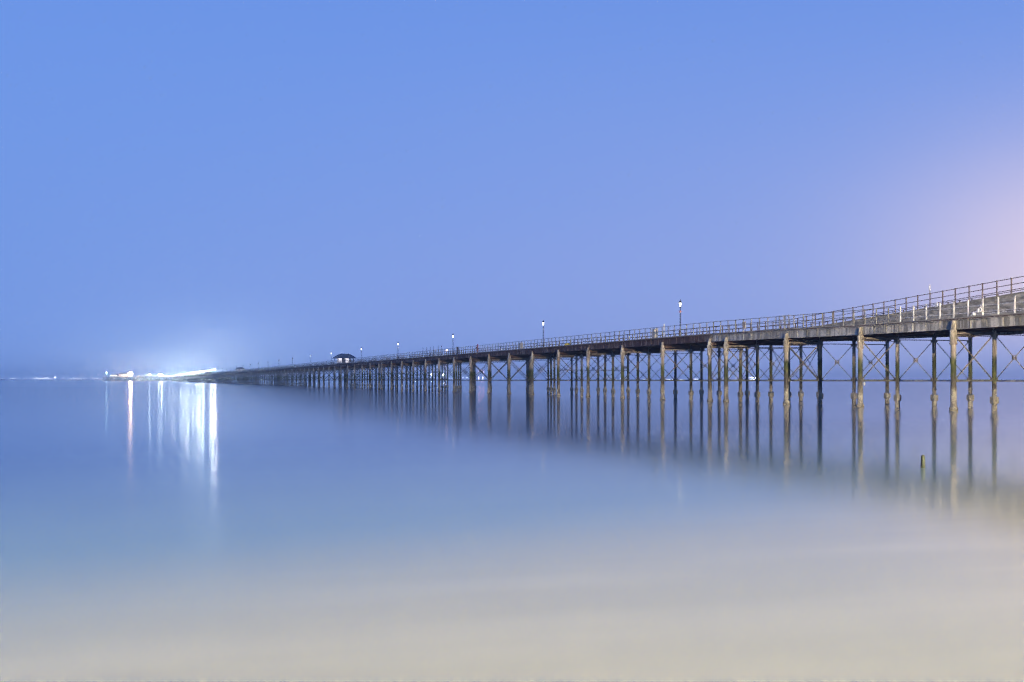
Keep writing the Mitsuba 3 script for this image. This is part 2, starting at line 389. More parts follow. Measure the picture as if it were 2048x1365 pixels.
# girders: the outer one bay by bay with its flanges, stiffeners and the slim post in front of each pile, the inner ones plain and full length
def outer_girder(a, b, u, s):
    z0, z1 = [zd(np.array([a, b])) + dz for dz in (-0.64, -0.02)]
    m = [sweep([a, b], u, u + s * 0.03, z0, z1), sweep([a, b], u - s * 0.09, u + s * 0.12, z0 - 0.03, z0), sweep([a, b], u - s * 0.12, u + s * 0.12, z1 - 0.09, z1 - 0.05)]
    n = max(2, int(round((b - a) / 1.4)))
    for j in range(n + 1):
        y = a + 0.04 + (b - a - 0.08) * j / n
        zc = float(zd(y))
        m.append(box(min(u, u - s * 0.035), max(u, u - s * 0.035) - 0.001, y - 0.02, y + 0.02, zc - 0.637, zc - 0.112))
    return cat(m)

for i in range(min(62, len(bents) - 1)):
    put('girder', mikit.ply(outer_girder(bents[i] + 0.004, bents[i + 1] - 0.004, 0.12, 1), 'girder_plate'), pier, to=PIER)
put('girder_run', mikit.ply(cat([outer_girder(bents[i] + 0.004, bents[i + 1] - 0.004, 0.12, 1) for i in range(62, len(bents) - 1)]), 'girder_plate'), pier, kind='stuff', to=PIER)
st = np.r_[np.arange(34.4, 110, 4.0), np.arange(110, T_END, 40.0), T_END]
for u in ROWS[1:3]:
    put('inner_girder', mikit.ply(cat([sweep(st, u - 0.012, u + 0.012, zd(st) - 0.63, zd(st) - 0.09), sweep(st, u - 0.11, u + 0.11, zd(st) - 0.66, zd(st) - 0.63)]), 'soffit_iron'), pier, to=PIER)
put('outer_girder', mikit.ply(cat([sweep(st, 9.1, 9.14, zd(st) - 0.63, zd(st) - 0.09), sweep(st, 9.02, 9.24, zd(st) - 0.66, zd(st) - 0.63)]), 'girder_plate'), pier, to=PIER)
put('deck', mikit.ply(sweep(st, 0.02, 9.38, zd(st) - 0.088, zd(st) - 0.02), 'soffit_iron'), pier, to=PIER)
put('deck_edge', mikit.ply(sweep(st, -0.06, 0.26, zd(st) - 0.018, zd(st) + 0.05), 'deck_plank'), pier, to=PIER)
put('decking', mikit.ply(sweep(st, 0.27, 9.4, zd(st) - 0.018, zd(st) + 0.03), 'deck_plank'), pier, to=PIER)
# ramp of the walkway
rt = np.arange(34.4, 96, 3.0)
put('ramp_deck', mikit.ply(sweep(rt, 4.58, 9.36, zr(rt) - 0.07, zr(rt)), 'deck_plank'), pier, to=PIER)
wall_ = lambda lo, hi, u0, u1: mikit.ply(sweep(rt, u0, u1, zd(rt) + 0.04 + lo * (zr(rt) + 0.16 - zd(rt) - 0.04), zd(rt) + 0.04 + hi * (zr(rt) + 0.16 - zd(rt) - 0.04)), 'ramp_board')
for j in range(6):
    put('ramp_board', wall_(j / 6 + 0.006, (j + 1) / 6 - 0.006, 4.5 + 0.006 * (j % 2), 4.56), pier, to=PIER)
put('ramp_curb', mikit.ply(sweep(rt, 4.44, 4.6, zr(rt) + 0.165, zr(rt) + 0.21), 'deck_plank'), pier, to=PIER)

# fences
post = cat([bevel(-0.032, 0.032, -0.032, 0.032, 0, 1.0, 0.008), box(-0.06, 0.06, -0.06, 0.06, 0.0, 0.02)])
post_a = cat([bevel(-0.035, 0.035, -0.035, 0.035, 0, 1.12, 0.008), bevel(-0.05, 0.05, -0.05, 0.05, 1.1, 1.13, 0.01)])
P_pale, P_grey, P_dark = mikit.ply(shifted(bevel(-0.045, 0.045, -0.045, 0.045, 0, 1.02, 0.01), 0), 'post_pale'), mikit.ply(post, 'post_grey'), mikit.ply(post_a, 'post_brown')
PITCH = 1.395
nt = np.arange(46.0, T_END, PITCH) + 0.02 * rng.standard_normal(len(np.arange(46.0, T_END, PITCH)))
T_PALE = t_of(1785, 0)
cut = 300
for tp in nt[:cut]:
    put('fence_post', P_pale if tp < T_PALE else P_grey, pier, to=PIER @ T().translate([0.1, tp, float(zd(tp)) + 0.05]))
small_post = box(-0.032, 0.032, -0.032, 0.032, 0, 1.0)
put('fence_post_run', mikit.ply(cat([shifted(small_post, 0.1, tp, DECK + 0.05) for tp in nt[cut:]]), 'post_grey'), pier, kind='stuff', to=PIER)
for u, key in ((4.53, 'walkway_post'), (9.2, 'walkway_post')):
    for tp in nt[:150] + (0.5 if u > 5 else 0.25):
        put(key, P_dark, pier, to=PIER @ T().translate([u, tp, float(zr(tp)) + (0.2 if (u < 5 and tp < 92) else 0.0)  - (0.12 if u < 5 and tp < 92 else 0)]))
    
put('walkway_post_run', mikit.ply(cat([shifted(box(-0.035, 0.035, -0.035, 0.035, 0, 1.1), u, tp, DECK) for u in (4.53, 9.2) for tp in nt[150:]]), 'post_brown'), pier, kind='stuff', to=PIER)
far_t = np.r_[np.arange(T_PALE, 110, 3.0), np.arange(110, T_END, 30.0)]
near_t = np.arange(45.0, T_PALE + 0.1, 2.0)
def rail(name, ts_, u, zs, r, m):
    put(name, mikit.ply(tube(np.stack([np.full_like(ts_, u), ts_, zs], -1), r, 6), m), pier, to=PIER)
for h in (1.03, 0.58):
    rail('handrail', far_t, 0.1, zd(far_t) + 0.05 + h - 0.02, 0.024, 'post_grey')
for h in (0.62, 0.24):
    rail('handrail', near_t, 0.1, zd(near_t) + 0.05 + h, 0.022, 'post_pale')
wt = np.r_[np.arange(45.0, 110, 3.0), np.arange(110, T_END, 30.0)]
for u in (4.53, 9.2):
    for h in (1.1, 0.72, 0.38):
        rail('walkway_rail', wt, u, zr(wt) + h + np.where((wt < 92) & (u < 5), 0.06, 0.0), 0.024, 'post_brown')

# ---------------------------------------------------------------- lamp posts on the walkway
def lamp_meshes():
    base = lathe([(0.16, 0.0), (0.16, 0.25), (0.12, 0.35), (0.1, 0.9), (0.075, 1.0), (0.055, 1.05), (0.045, 3.05), (0.06, 3.08), (0.06, 3.14), (0.035, 3.2), (0.035, 3.38), (0.1, 3.42), (0.1, 3.45)], 10)
    a = [(0.095, 3.45), (0.15, 3.86)]
    glass = lathe([(0.1, 3.455), (0.17, 3.87)], 6)
    frame = cat([tube([[0.105 * math.cos(g), 0.105 * math.sin(g), 3.45], [0.178 * math.cos(g), 0.178 * math.sin(g), 3.88]], 0.012, 4) for g in np.arange(6) * np.pi / 3])
    roof = lathe([(0.21, 3.87), (0.2, 3.9), (0.1, 4.03), (0.05, 4.06), (0.05, 4.1), (0.025, 4.14), (0.03, 4.18), (0.012, 4.24)], 8)
    arm = cat([tube([[-0.2, 0, 3.02], [0.2, 0, 3.02]], 0.022, 6), lathe([(0.03, -0.05), (0.075, -0.03), (0.09, 0.1), (0.07, 0.2), (0.03, 0.24)], 8).apply_translation([0, 0, 2.86])])
    return base, glass, frame, roof, arm

Lb, Lg, Lf, Lr, La = lamp_meshes()
LAMP = {'column': mikit.ply(Lb, 'lamp_iron', smooth=40), 'lantern': mikit.ply(Lg, 'dark_glass'), 'frame': mikit.ply(Lf, 'lamp_iron'), 'cap': mikit.ply(Lr, 'lamp_iron', smooth=40)}
ARM = {m: mikit.ply(La, m, smooth=40) for m in ('pink_paint', 'white_paint')}

def lamp(tl, label, group=None, power=1.0, tint=(0.93, 0.97, 1.0), arm='white_paint', big=1.0, u=4.85):
    k_ = thing('lamp_post', label, 'lamp post', group)
    here = PIER @ T().translate([u, tl, float(zr(tl))]) @ T().scale([big, big, 1.0])
    put('column', LAMP['column'], k_, to=here)
    put('crossbar', ARM[arm], k_, to=here)
    put('frame', LAMP['frame'], k_, to=here)
    put('cap', LAMP['cap'], k_, to=here)
    put('lantern', LAMP['lantern'], k_, to=here, emit=np.array(tint) * power, pick=0.04 if power > 100 else 0.0006)

near_lamps = [(1360.5, 'black lamp post with pink crossbar and white lantern, nearest and tallest on the pier', 'pink_paint'),
              (1086.5, 'black lamp post with white crossbar, second from the right on the pier', 'white_paint'),
              (906, 'black lamp post with white lantern, just right of the row of thin flagpoles', 'white_paint'),
              (796, 'slim lamp post with white lantern, just left of the row of thin flagpoles', 'white_paint'),
              (722.7, 'slim lamp post standing just right of the dark-roofed shelter', 'white_paint'),
              (662.3, 'slim lamp post standing just left of the dark-roofed shelter', 'white_paint'),
              (621, 'slim lamp post, second to the left of the dark-roofed shelter', 'white_paint')]
for x, lab, arm in near_lamps:
    lamp(t_of(x, 4.85), lab, None, 1.1, arm=arm)
for j, x in enumerate((585, 558, 536, 516.5, 500, 486, 473, 462, 453, 444.5)):
    lamp(t_of(x, 4.85), f'tiny unlit-looking lamp post on the far dark stretch, {nth(j + 1)} from the right', 'lamp posts on the far dark stretch', 0.12, big=1.3)
FARX = [429.5, 422.7, 406.3, 402.5, 398.2, 394, 386.5, 377, 372.5, 366.5, 361.5, 350, 344.6, 338.5, 331.5]
for j, x in enumerate(FARX):
    tint = (0.78, 1.0, 0.98) if j % 4 else (1.0, 0.96, 0.88)
    lamp(t_of(x, 4.85), f'blazing white lamp at the seaward end of the pier, {nth(j + 1)} from the right', 'blazing lamps at the far end of the pier', 9500 * (1.5 if j < 2 else 1.0) * (0.6 if 390 < x < 410 else 1.0), tint, big=1.5)

# ---------------------------------------------------------------- shelters
def shelter(x, label, lit=1.0, u0=4.7, u1=9.1, L=6.2, H=2.35):
    tc = t_of(x, 7.0)
    k_ = thing('shelter', label, 'shelter')
    z0 = DECK + 0.03
    a, b = tc - L / 2, tc + L / 2
    inner_a, inner_b = a + 0.9, b - 0.9
    hv = H
    # hipped roof with a swept, bell-cast slope
    rings = [(0.75, 2.02), (0.55, 2.18), (0.1, 2.55), (-0.75, 3.1), (-1.35, 3.3)]
    v, f = [], []
    for o, z in rings:
        v += [[u0 - o, a - o, z0 + z], [u1 + o, a - o, z0 + z], [u1 + o, b + o, z0 + z], [u0 - o, b + o, z0 + z]]
    for i in range(len(rings) - 1):
        for j in range(4):
            n = (j + 1) % 4
            f += [[4 * i + j, 4 * i + n, 4 * i + 4 + n], [4 * i + j, 4 * i + 4 + n, 4 * i + 4 + j]]
    e = 4 * (len(rings) - 1)
    f += [[e, e + 1, e + 2], [e, e + 2, e + 3], [0, 2, 1], [0, 3, 2]]
    put('roof', mikit.ply(trimesh.Trimesh(v, f, process=False), 'roof_slate'), k_, to=PIER)
    wa, wb, e0 = u0 + 0.45, u1 - 0.45, inner_a
    put('wall', mikit.ply(cat([box(wa, wb, e0, inner_b, z0, z0 + 0.75), box(wa, wb, e0, inner_b, z0 + 2.0, z0 + 2.3),                # plinth and head
                               box(wa + 0.85, wb - 1.75, e0 + 0.001, inner_b, z0 + 0.751, z0 + 1.999), box(wa + 0.002, wa + 0.08, tc - 0.75, tc + 1.0, z0 + 0.751, z0 + 1.999)]), 'shelter_wall'), k_, to=PIER)
    glow = np.array([0.95, 0.9, 1.0]) * 0.5 * lit
    for (p, q_) in ((wa + 0.04, wa + 0.82), (wb - 1.72, wb - 0.75)):                                                            # the end wall that faces the shore
        w_ = put('window', mikit.ply(box(p, q_, e0 + 0.04, e0 + 0.07, z0 + 0.76, z0 + 1.99), 'dark_glass'), k_, to=PIER, emit=glow)
        put('glazing_bar', mikit.ply(box(p, q_, e0 + 0.01, e0 + 0.035, z0 + 1.3, z0 + 1.36), 'shelter_wall'), w_, to=PIER)
    put('notice', mikit.ply(box(wb - 0.7, wb - 0.02, e0 - 0.03, e0 + 0.05, z0 + 0.9, z0 + 1.7), 'shelter_wall'), k_, to=PIER)
    for (p, q_) in ((inner_a + 0.12, tc - 0.82), (tc + 1.07, inner_b - 0.12)):
        w_ = put('window', mikit.ply(box(wa + 0.02, wa + 0.05, p, q_, z0 + 0.76, z0 + 1.99), 'dark_glass'), k_, to=PIER, emit=glow)
        put('glazing_bar', mikit.ply(cat([box(wa - 0.002, wa + 0.015, p, q_, z0 + 1.3, z0 + 1.36), box(wa - 0.004, wa + 0.014, (p + q_) / 2 - 0.03, (p + q_) / 2 + 0.03, z0 + 0.76, z0 + 1.99)]), 'shelter_wall'), w_, to=PIER)
    for y in (a, b):
        for u in (u0, u1):
            put('post', mikit.ply(lathe([(0.06, 0), (0.06, 2.2)], 8), 'shelter_wall'), k_, to=PIER @ T().translate([u, y, z0]))
    return k_

shelter(689, 'small waiting shelter with dark swept hipped roof and lit white windows')
shelter(480.5, 'smaller-looking shelter far out on the pier with one glowing window', 0.9)
shelter(417, 'dark shelter against the blazing lamps near the far end of the pier', 0.05, L=14)

# ---------------------------------------------------------------- things on the deck by the near fence
def deck_at(x, u):
    tt_ = t_of(x, u)
    return PIER @ T().translate([u, tt_, float(zd(tt_)) + 0.03])

k_ = thing('cabinet', 'white upright cabinet behind the railing left of the nearest lamp post', 'cabinet')
put('body', mikit.ply(bevel(-0.22, 0.22, -0.25, 0.25, 0.06, 0.95, 0.03), 'cream_paint'), k_, to=deck_at(1310.5, 0.6))
put('lid', mikit.ply(bevel(-0.25, 0.25, -0.28, 0.28, 0.95, 1.0, 0.015), 'white_paint'), k_, to=deck_at(1310.5, 0.6))
put('plinth', mikit.ply(box(-0.2, 0.2, -0.23, 0.23, 0.0, 0.058), 'post_grey'), k_, to=deck_at(1310.5, 0.6))
put('door', mikit.ply(bevel(-0.24, -0.222, -0.2, 0.2, 0.12, 0.9, 0.004), 'cream_paint'), k_, to=deck_at(1310.5, 0.6))
k_ = thing('cabinet', 'cream cabinet behind the railing left of the second lamp post from the right', 'cabinet')
put('body', mikit.ply(bevel(-0.22, 0.22, -0.3, 0.3, 0.0, 0.85, 0.03), 'cream_paint'), k_, to=deck_at(1042, 0.6))
put('lid', mikit.ply(bevel(-0.25, 0.25, -0.33, 0.33, 0.852, 0.9, 0.015), 'white_paint'), k_, to=deck_at(1042, 0.6))
post_thin = lathe([(0.07, 0), (0.07, 0.04), (0.055, 0.06), (0.055, 1.12), (0.03, 1.2)], 8)
for x, h, m, lab in ((1328.5, 1.1, 'white_paint', 'thick white post at the railing right of the white cabinet'), (996.5, 1.0, 'white_paint', 'thin white post at the railing left of the cream cabinet'),
                     (767, 1.0, 'white_paint', 'white post at the railing left of the lamp beside the flagpoles'), (871, 1.0, 'white_paint', 'short white post at the railing below the row of thin flagpoles')):
    put('marker_post', mikit.ply(post_thin, m, smooth=40), label=lab, cat='post', to=deck_at(x, 0.35) @ T().scale([1.3, 1.3, h]))
k_ = thing('notice_board', 'square tan board hung on the railing right of the lamp post', 'board')
here = deck_at(1489, 0.03)
put('board', mikit.ply(bevel(-0.02, 0.02, -0.3, 0.3, 0.24, 0.8, 0.006), 'tan_wood'), k_, to=here @ T().translate([-0.03, 0, 0.02]))
put('batten', mikit.ply(box(-0.045, -0.022, -0.295, -0.255, 0.24, 0.86), 'white_paint'), k_, to=here @ T().translate([-0.03, 0, 0.02]))
k_ = thing('lifebuoy_stand', 'red lifebuoy stand at the railing, left of the thin white post', 'lifebuoy stand')
here = deck_at(955, 0.45)
put('board', mikit.ply(cat([bevel(-0.04, 0.04, -0.3, 0.3, 0.3, 1.05, 0.02), trimesh.convex.convex_hull(np.array([[x, y, z] for x in (-0.04, 0.04) for y, z in ((-0.3, 1.055), (0.3, 1.055), (0, 1.3))]))]), 'red_paint'), k_, to=here)
put('leg', mikit.ply(box(-0.03, 0.03, -0.24, -0.17, 0, 0.299), 'red_paint'), k_, to=here)
put('leg', mikit.ply(box(-0.03, 0.03, 0.17, 0.24, 0, 0.299), 'red_paint'), k_, to=here)
tor = trimesh.creation.torus(0.2, 0.05, major_sections=18, minor_sections=8)
tor.apply_transform(trimesh.transformations.rotation_matrix(np.pi / 2, [0, 1, 0]))
put('ring', mikit.ply(shifted(tor, -0.1, 0, 0.72), 'red_paint', smooth=True), k_, to=here)
for j, x in enumerate((846, 852.6, 860.3, 867.3, 876.3, 883.5)):
    k_ = thing('flagpole', f'bare thin pole in the row of six above the railing, {nth(j + 1)} from the left', 'pole', 'row of six thin poles')
    here = PIER @ T().translate([9.3, t_of(x, 9.3), DECK + 0.03])
    put('shaft', mikit.ply(lathe([(0.05, 0), (0.045, 0.9), (0.04, 2.75), (0.03, 2.8)], 6), 'lamp_iron'), k_, to=here)
    put('base', mikit.ply(lathe([(0.12, 0), (0.12, 0.12), (0.06, 0.2)], 8), 'lamp_iron'), k_, to=here)
k_ = thing('gate', 'narrow dark gate frame in the railing right of the red-white light', 'gate')
here = deck_at(915, 0.3)
put('frame', mikit.ply(cat([box(-0.03, 0.03, -0.6, -0.54, 0, 1.16), box(-0.03, 0.03, 0.54, 0.6, 0, 1.16), box(-0.031, 0.031, -0.6, 0.6, 1.161, 1.21)]), 'post_brown'), k_, to=here)
for j in range(5):
    put('bar', mikit.ply(box(-0.02, 0.02, -0.42 + 0.2 * j, -0.38 + 0.2 * j, 0.05, 1.16), 'post_brown'), k_, to=here)
k_ = thing('deck_light', 'small glowing orange-white light on the railing left of the gate', 'light')
here = deck_at(893.5, 0.3)
put('stem', mikit.ply(lathe([(0.03, 0), (0.03, 0.7)], 6), 'post_brown'), k_, to=here)
put('globe', mikit.ply(shifted(trimesh.creation.icosphere(2, 0.16), 0, 0, 0.82), 'white_paint', smooth=True), k_, to=here, emit=(1.6, 1.0, 0.8))
k_ = thing('rope_coil', 'yellowish coil of rope lying over the deck edge', 'rope')
here = deck_at(1129.5, -0.02)
for j in range(3):
    tr = trimesh.creation.torus(0.34 - 0.05 * j, 0.045, major_sections=20, minor_sections=6)
    put('loop', mikit.ply(shifted(tr, 0.32, 0, 0.06 + 0.075 * j), 'yellow_paint', smooth=True), k_, to=here)
# white pipe valve on the nearest stretch of fence, white plates on its posts, a sign box
k_ = thing('pipe_valve', 'white knotted valve and buoy clamped to a pale fence post at the right', 'valve')
here = deck_at(1957.8, 0.0)
tr = trimesh.creation.torus(0.13, 0.035, major_sections=16, minor_sections=8)
tr.apply_transform(trimesh.transformations.rotation_matrix(np.pi / 2, [0, 1, 0]))
put('wheel', mikit.ply(shifted(tr, 0, -0.1, 0.38), 'white_paint', smooth=True), k_, to=here)
put('body', mikit.ply(cat([bevel(-0.07, 0.07, -0.04, 0.14, 0.22, 0.46, 0.03), tube([[0, -0.16, 0.33], [0, 0.3, 0.3], [0.0, 0.42, 0.25]], 0.035, 8)]), 'white_paint'), k_, to=here)
put('buoy', mikit.ply(lathe([(0.02, 0.0), (0.11, 0.03), (0.13, 0.12), (0.1, 0.2), (0.04, 0.26)], 12).apply_translation([0, 0.46, 0.05]), 'white_paint', smooth=40), k_, to=here)
put('handle', mikit.ply(cat([tube([[0, -0.16, 0.4], [0, -0.2, 0.66]], 0.02, 6), tube([[0, -0.32, 0.66], [0, -0.08, 0.67]], 0.025, 6)]), 'white_paint'), k_, to=here)
k_ = thing('sign_plate', 'small white sign box on top of a fence post right of the thin mast', 'sign')
here = deck_at(1872.3, 0.03)
put('plate', mikit.ply(bevel(-0.02, 0.02, -0.13, 0.13, 0.78, 1.06, 0.008), 'white_paint'), k_, to=here @ T().translate([-0.01, 0, 0]))
put('bracket', mikit.ply(box(0.012, 0.03, -0.04, 0.04, 0.8, 1.0), 'post_grey'), k_, to=here)
k_ = thing('mast', 'thin mast with a white tip rising behind the fences at the right', 'mast')
here = PIER @ T().translate([5.2, t_of(1859.7, 5.2), float(zr(t_of(1859.7, 5.2)))])
put('pole', mikit.ply(lathe([(0.05, 0), (0.035, 0.2), (0.03, 1.5)], 8), 'post_grey'), k_, to=here)
put('tip', mikit.ply(lathe([(0.045, 1.5), (0.045, 1.86), (0.01, 1.95)], 8), 'white_paint'), k_, to=here)
k_ = thing('ladder_gate', 'pale ladder gate with three white bars at a pile head in the railing', 'gate')
here = deck_at(1568, -0.12)
for y in (-0.75, 0.0, 0.75):
    put('stile', mikit.ply(bevel(-0.03, 0.03, y - 0.03, y + 0.03, 0.02, 1.08, 0.008), 'post_grey'), k_, to=here)
for z in (0.3, 0.68, 1.04):
    put('bar', mikit.ply(tube([[-0.035, -0.8, z], [-0.035, 0.8, z]], 0.022, 6), 'post_pale'), k_, to=here)
put('fender', mikit.ply(lathe([(0.02, 0.0), (0.05, 0.03), (0.075, 0.12), (0.05, 0.22), (0.02, 0.3)], 10), 'white_paint', smooth=40), label='little white float hanging from the low tie beside a pile', cat='float',
    to=PIER @ T().translate([0.32, bents[4] + 0.0, 1.5]))

# ---------------------------------------------------------------- stakes in the water
p = at(1846, 936, 26.8)
put('stake', mikit.ply(lathe([(0.05, -0.5), (0.048, 0.1), (0.04, 0.26), (0.02, 0.28)], 9), 'weed_wood', smooth=40), label='short weed-green stake standing in the shallows at the right', cat='stake', to=T().translate([p[0], p[1], 0]))
for x, y0, Yd, h, lab in ((1220.3, 768, 640, 1.9, 'thin dark withy standing in the water behind the piles'), (1427, 779, 255, 2.1, 'thin leaning withy among the piles right of the lamp post')):
    p = at(x, y0, Yd)
    put('withy', mikit.ply(tube([[0, 0, -1], [0.03, 0, 0.6], [0.1, 0, h]], [0.05, 0.045, 0.03], 6), 'lamp_iron'), label=lab, cat='stake', to=T().translate([p[0], p[1], 0]))

# ---------------------------------------------------------------- pier head, two kilometres out
YH = 2085.0
def hx(x):
    return (x - CX) / F * YH
head = thing('platform', 'hazy pier head platform on piles at the far end of the pier', 'pier head')
x0, x1, zt = hx(207), hx(345), 7.2
put('deck', mikit.ply(cat([box(x0, x1, YH - 4, YH + 28, zt - 0.9, zt), box(x0 - 0.3, x1 + 0.3, YH - 4.3, YH - 4.02, zt - 0.5, zt - 0.2)]), 'head_wall'), head)
for j, x in enumerate(np.linspace(x0 + 1, x1 - 1, 30)):
    put('pile', mikit.ply(lathe([(0.42, -1.5), (0.42, zt - 0.9)], 6), 'pile_iron'), head, to=T().translate([x, YH - 3, 0]))
put('pile_rows', mikit.ply(cat([shifted(lathe([(0.42, -1.5), (0.42, zt - 0.9)], 6), x, YH + o) for o in (3, 9, 15, 21) for x in np.linspace(x0 + 1, x1 - 1, 34)] +
                               [tube([[x, YH - 2.2, 1.5], [x + 3.6, YH - 2.2, 5.8]], 0.12, 4) for x in np.linspace(x0 + 1, x1 - 5, 29)]), 'pile_iron'), head, kind='stuff')
put('railing', mikit.ply(cat([box(x0, x1, YH - 3.9, YH - 3.8, zt + h, zt + h + 0.06) for h in (0.5, 1.05)] + [box(x - 0.05, x + 0.05, YH - 3.9, YH - 3.8, zt, zt + 1.05) for x in np.linspace(x0, x1, 56)]), 'post_brown'), head)

def hall(xa, xb, h, label, roof_h, wins, lit, dy=4.0):
    k_ = thing('pier_building', label, 'building')
    a, b, ya = hx(xa), hx(xb), YH + dy
    put('wall', mikit.ply(box(a, b, ya, ya + 9, zt, zt + h), 'head_wall'), k_)
    v = np.array([[x, y, zt + h + z] for x, y, z in ((a - 0.4, ya - 0.4, 0), (b + 0.4, ya - 0.4, 0), (b + 0.4, ya + 9.4, 0), (a - 0.4, ya + 9.4, 0), (a + 0.3, ya + 4.5, roof_h), (b - 0.3, ya + 4.5, roof_h))])
    put('roof', mikit.ply(trimesh.convex.convex_hull(v), 'roof_slate'), k_)
    for j in range(wins):
        w = (b - a) / wins
        put('window', mikit.ply(box(a + w * (j + 0.12), a + w * (j + 0.88), ya - 0.08, ya - 0.005, zt + 0.35 * h, zt + 0.85 * h), 'dark_glass'), k_, emit=np.array(lit))

hall(219.5, 232.5, 3.6, 'low pier head building with a row of bright white windows, left of the orange floodlights', 0.9, 6, (2.2, 2.1, 1.9))
hall(236, 252, 4.6, 'dim pier head building just left of the orange floodlights', 2.4, 4, (0.25, 0.22, 0.2))
hall(272, 290, 1.6, 'low dim building right of the orange floodlights on the pier head', 0.6, 4, (0.12, 0.11, 0.1))

def floodmast(x, y, label, n, I, tint, radius=0.55, cat_='floodlight', dy=0.0, spread=1.6, group=None):
    """A mast with a rack of round lamps; I is each lamp's intensity."""
    p = at(x, y, YH + dy)
    n = 7 if n > 1 else 1
    k_ = thing('floodlight_mast', label, cat_, group)
    put('pole', mikit.ply(lathe([(0.25, zt), (0.14, p[2] + 0.6)], 8), 'lamp_iron'), k_, to=T().translate([p[0], p[1] + 0.5, 0]))
    put('rack', mikit.ply(cat([box(-w_ - 0.4, w_ + 0.4, -0.1, 0.1, z_ - 0.12, z_ + 0.12) for w_, z_ in (((spread, 0), (spread / 2, 0.87 * spread), (spread / 2, -0.87 * spread)) if n > 1 else ((0, 0),))]), 'lamp_iron'), k_, to=T().translate([p[0], p[1] + 0.5, p[2]]))
    spots = [((j - 1) * spread, 0) for j in range(3)] + [((j - 0.5) * spread, s * 0.87 * spread) for j in range(2) for s in (-1, 1)] if n > 1 else [(0, 0)]
    bank = cat([shifted(trimesh.creation.icosphere(1, radius), a, -0.25, b) for a, b in spots])
    put('lamp_bank' if n > 1 else 'lamp', mikit.ply(bank, 'white_paint', smooth=True), k_, to=T().translate(list(p)), emit=np.array(tint) * I / (math.pi * radius ** 2), pick=0.04 * n ** 0.5)

floodmast(261, 748, 'brightest orange-white floodlights on the pier head', 7, 1000, (1.0, 0.68, 0.34), 1.0, spread=2.3)
floodmast(213, 746, 'pale green-white navigation light on a mast at the left tip of the pier head', 1, 260, (0.55, 1.0, 0.95), 0.8)
floodmast(299.3, 749.6, 'single cool white light on a mast in the middle of the pier head', 1, 1500, (0.8, 1.0, 1.0), 0.9)
floodmast(318, 750, 'white light on a mast where the lamp strip begins, left of its twin', 1, 2100, (0.8, 1.0, 1.0), 0.9)
floodmast(323.5, 750.2, 'white light on a mast where the lamp strip begins, right of its twin', 1, 1500, (0.8, 1.0, 1.0), 0.9)

# ---------------------------------------------------------------- lights beyond the pier
def beacon(x, y, Y, label, tint, I, radius, base=0.0, group=None, cat_='light'):
    p = at(x, y, Y)
    k_ = thing('shore_light', label, cat_, group)
    z0 = min(base, p[2] - 1.5)
    put('pole', mikit.ply(lathe([(0.4, z0), (0.22, p[2] - radius * 0.9)], 6), 'lamp_iron'), k_, to=T().translate([p[0], p[1], 0]))
    put('lamp', mikit.ply(trimesh.creation.icosphere(1, radius), 'white_paint', smooth=True), k_, to=T().translate(list(p)), emit=np.array(tint) * I / (math.pi * radius ** 2), pick=0.02 if I > 1e3 else 0.002)

GREENISH = (0.85, 1.0, 0.82)
beacon(863.5, 750, 2600, 'bright greenish-white light seen between the piles, left of its twin', GREENISH, 900, 1.9)
beacon(885.2, 750, 2600, 'bright greenish-white light seen between the piles, right of its twin', GREENISH, 1500, 1.9)
beacon(890.8, 734, 2600, 'pink light on a tall mast seen between the piles', (1.0, 0.62, 0.72), 320, 1.3)
left = [5, 22, 26, 30, 38, 50, 57, 63, 70, 73, 76, 79, 81.5, 83.5, 86, 88, 91, 93, 95, 97, 100, 104, 126, 127.5, 140, 147, 149, 153, 156, 158, 164, 170, 185, 192, 197]
for j, x in enumerate(left):
    beacon(x, 757.4 + 0.5 * rng.standard_normal(), 4930, f'tiny white shore light on the left horizon, {nth(j + 1)} from the left edge', (1.0, 0.97, 0.95), 40 * (0.3 + rng.random()), 1.1, 2.0, 'tiny shore lights on the left horizon')
beacon(110.4, 755.4, 4930, 'largest of the tiny white shore lights on the left horizon', (0.95, 0.95, 1.0), 160, 2.4, 2.0)
right = [(926, 755.4), (934, 756), (1216, 755.4), (1222, 756), (1231, 759), (1236.5, 759.4), (1241, 758.6), (1288, 759), (1330, 759.5), (1334, 759.3), (1338, 759), (1345, 759.2), (1354, 759), (1362, 759.2), (1369, 759), (1387.5, 759), (1391, 758.5), (1394.5, 759),
         (1400, 759.2), (1428, 752), (1435, 754), (1442.5, 750.2), (1446.5, 754.6), (1446.5, 759.6), (1459, 752.5), (1461.5, 751.5), (1473, 755.5), (1473, 759.6), (1475.5, 752), (1498, 756), (1501, 755.5), (1507, 756), (1511, 756.4), (1499, 759.6), (1508, 759.5)]
for j, (x, y) in enumerate(right):
    beacon(x, y, 4930, f'tiny white shore light on the horizon seen under the pier, {nth(j + 1)} from the left', (1.0, 0.96, 0.93), 70 * (0.3 + rng.random()), 1.3, 2.0, 'tiny shore lights under the pier')
beacon(1504, 755.6, 4930, 'brightest shore light under the pier, with a pale streak below it', (1.0, 0.94, 0.98), 1300, 2.6, 2.0)

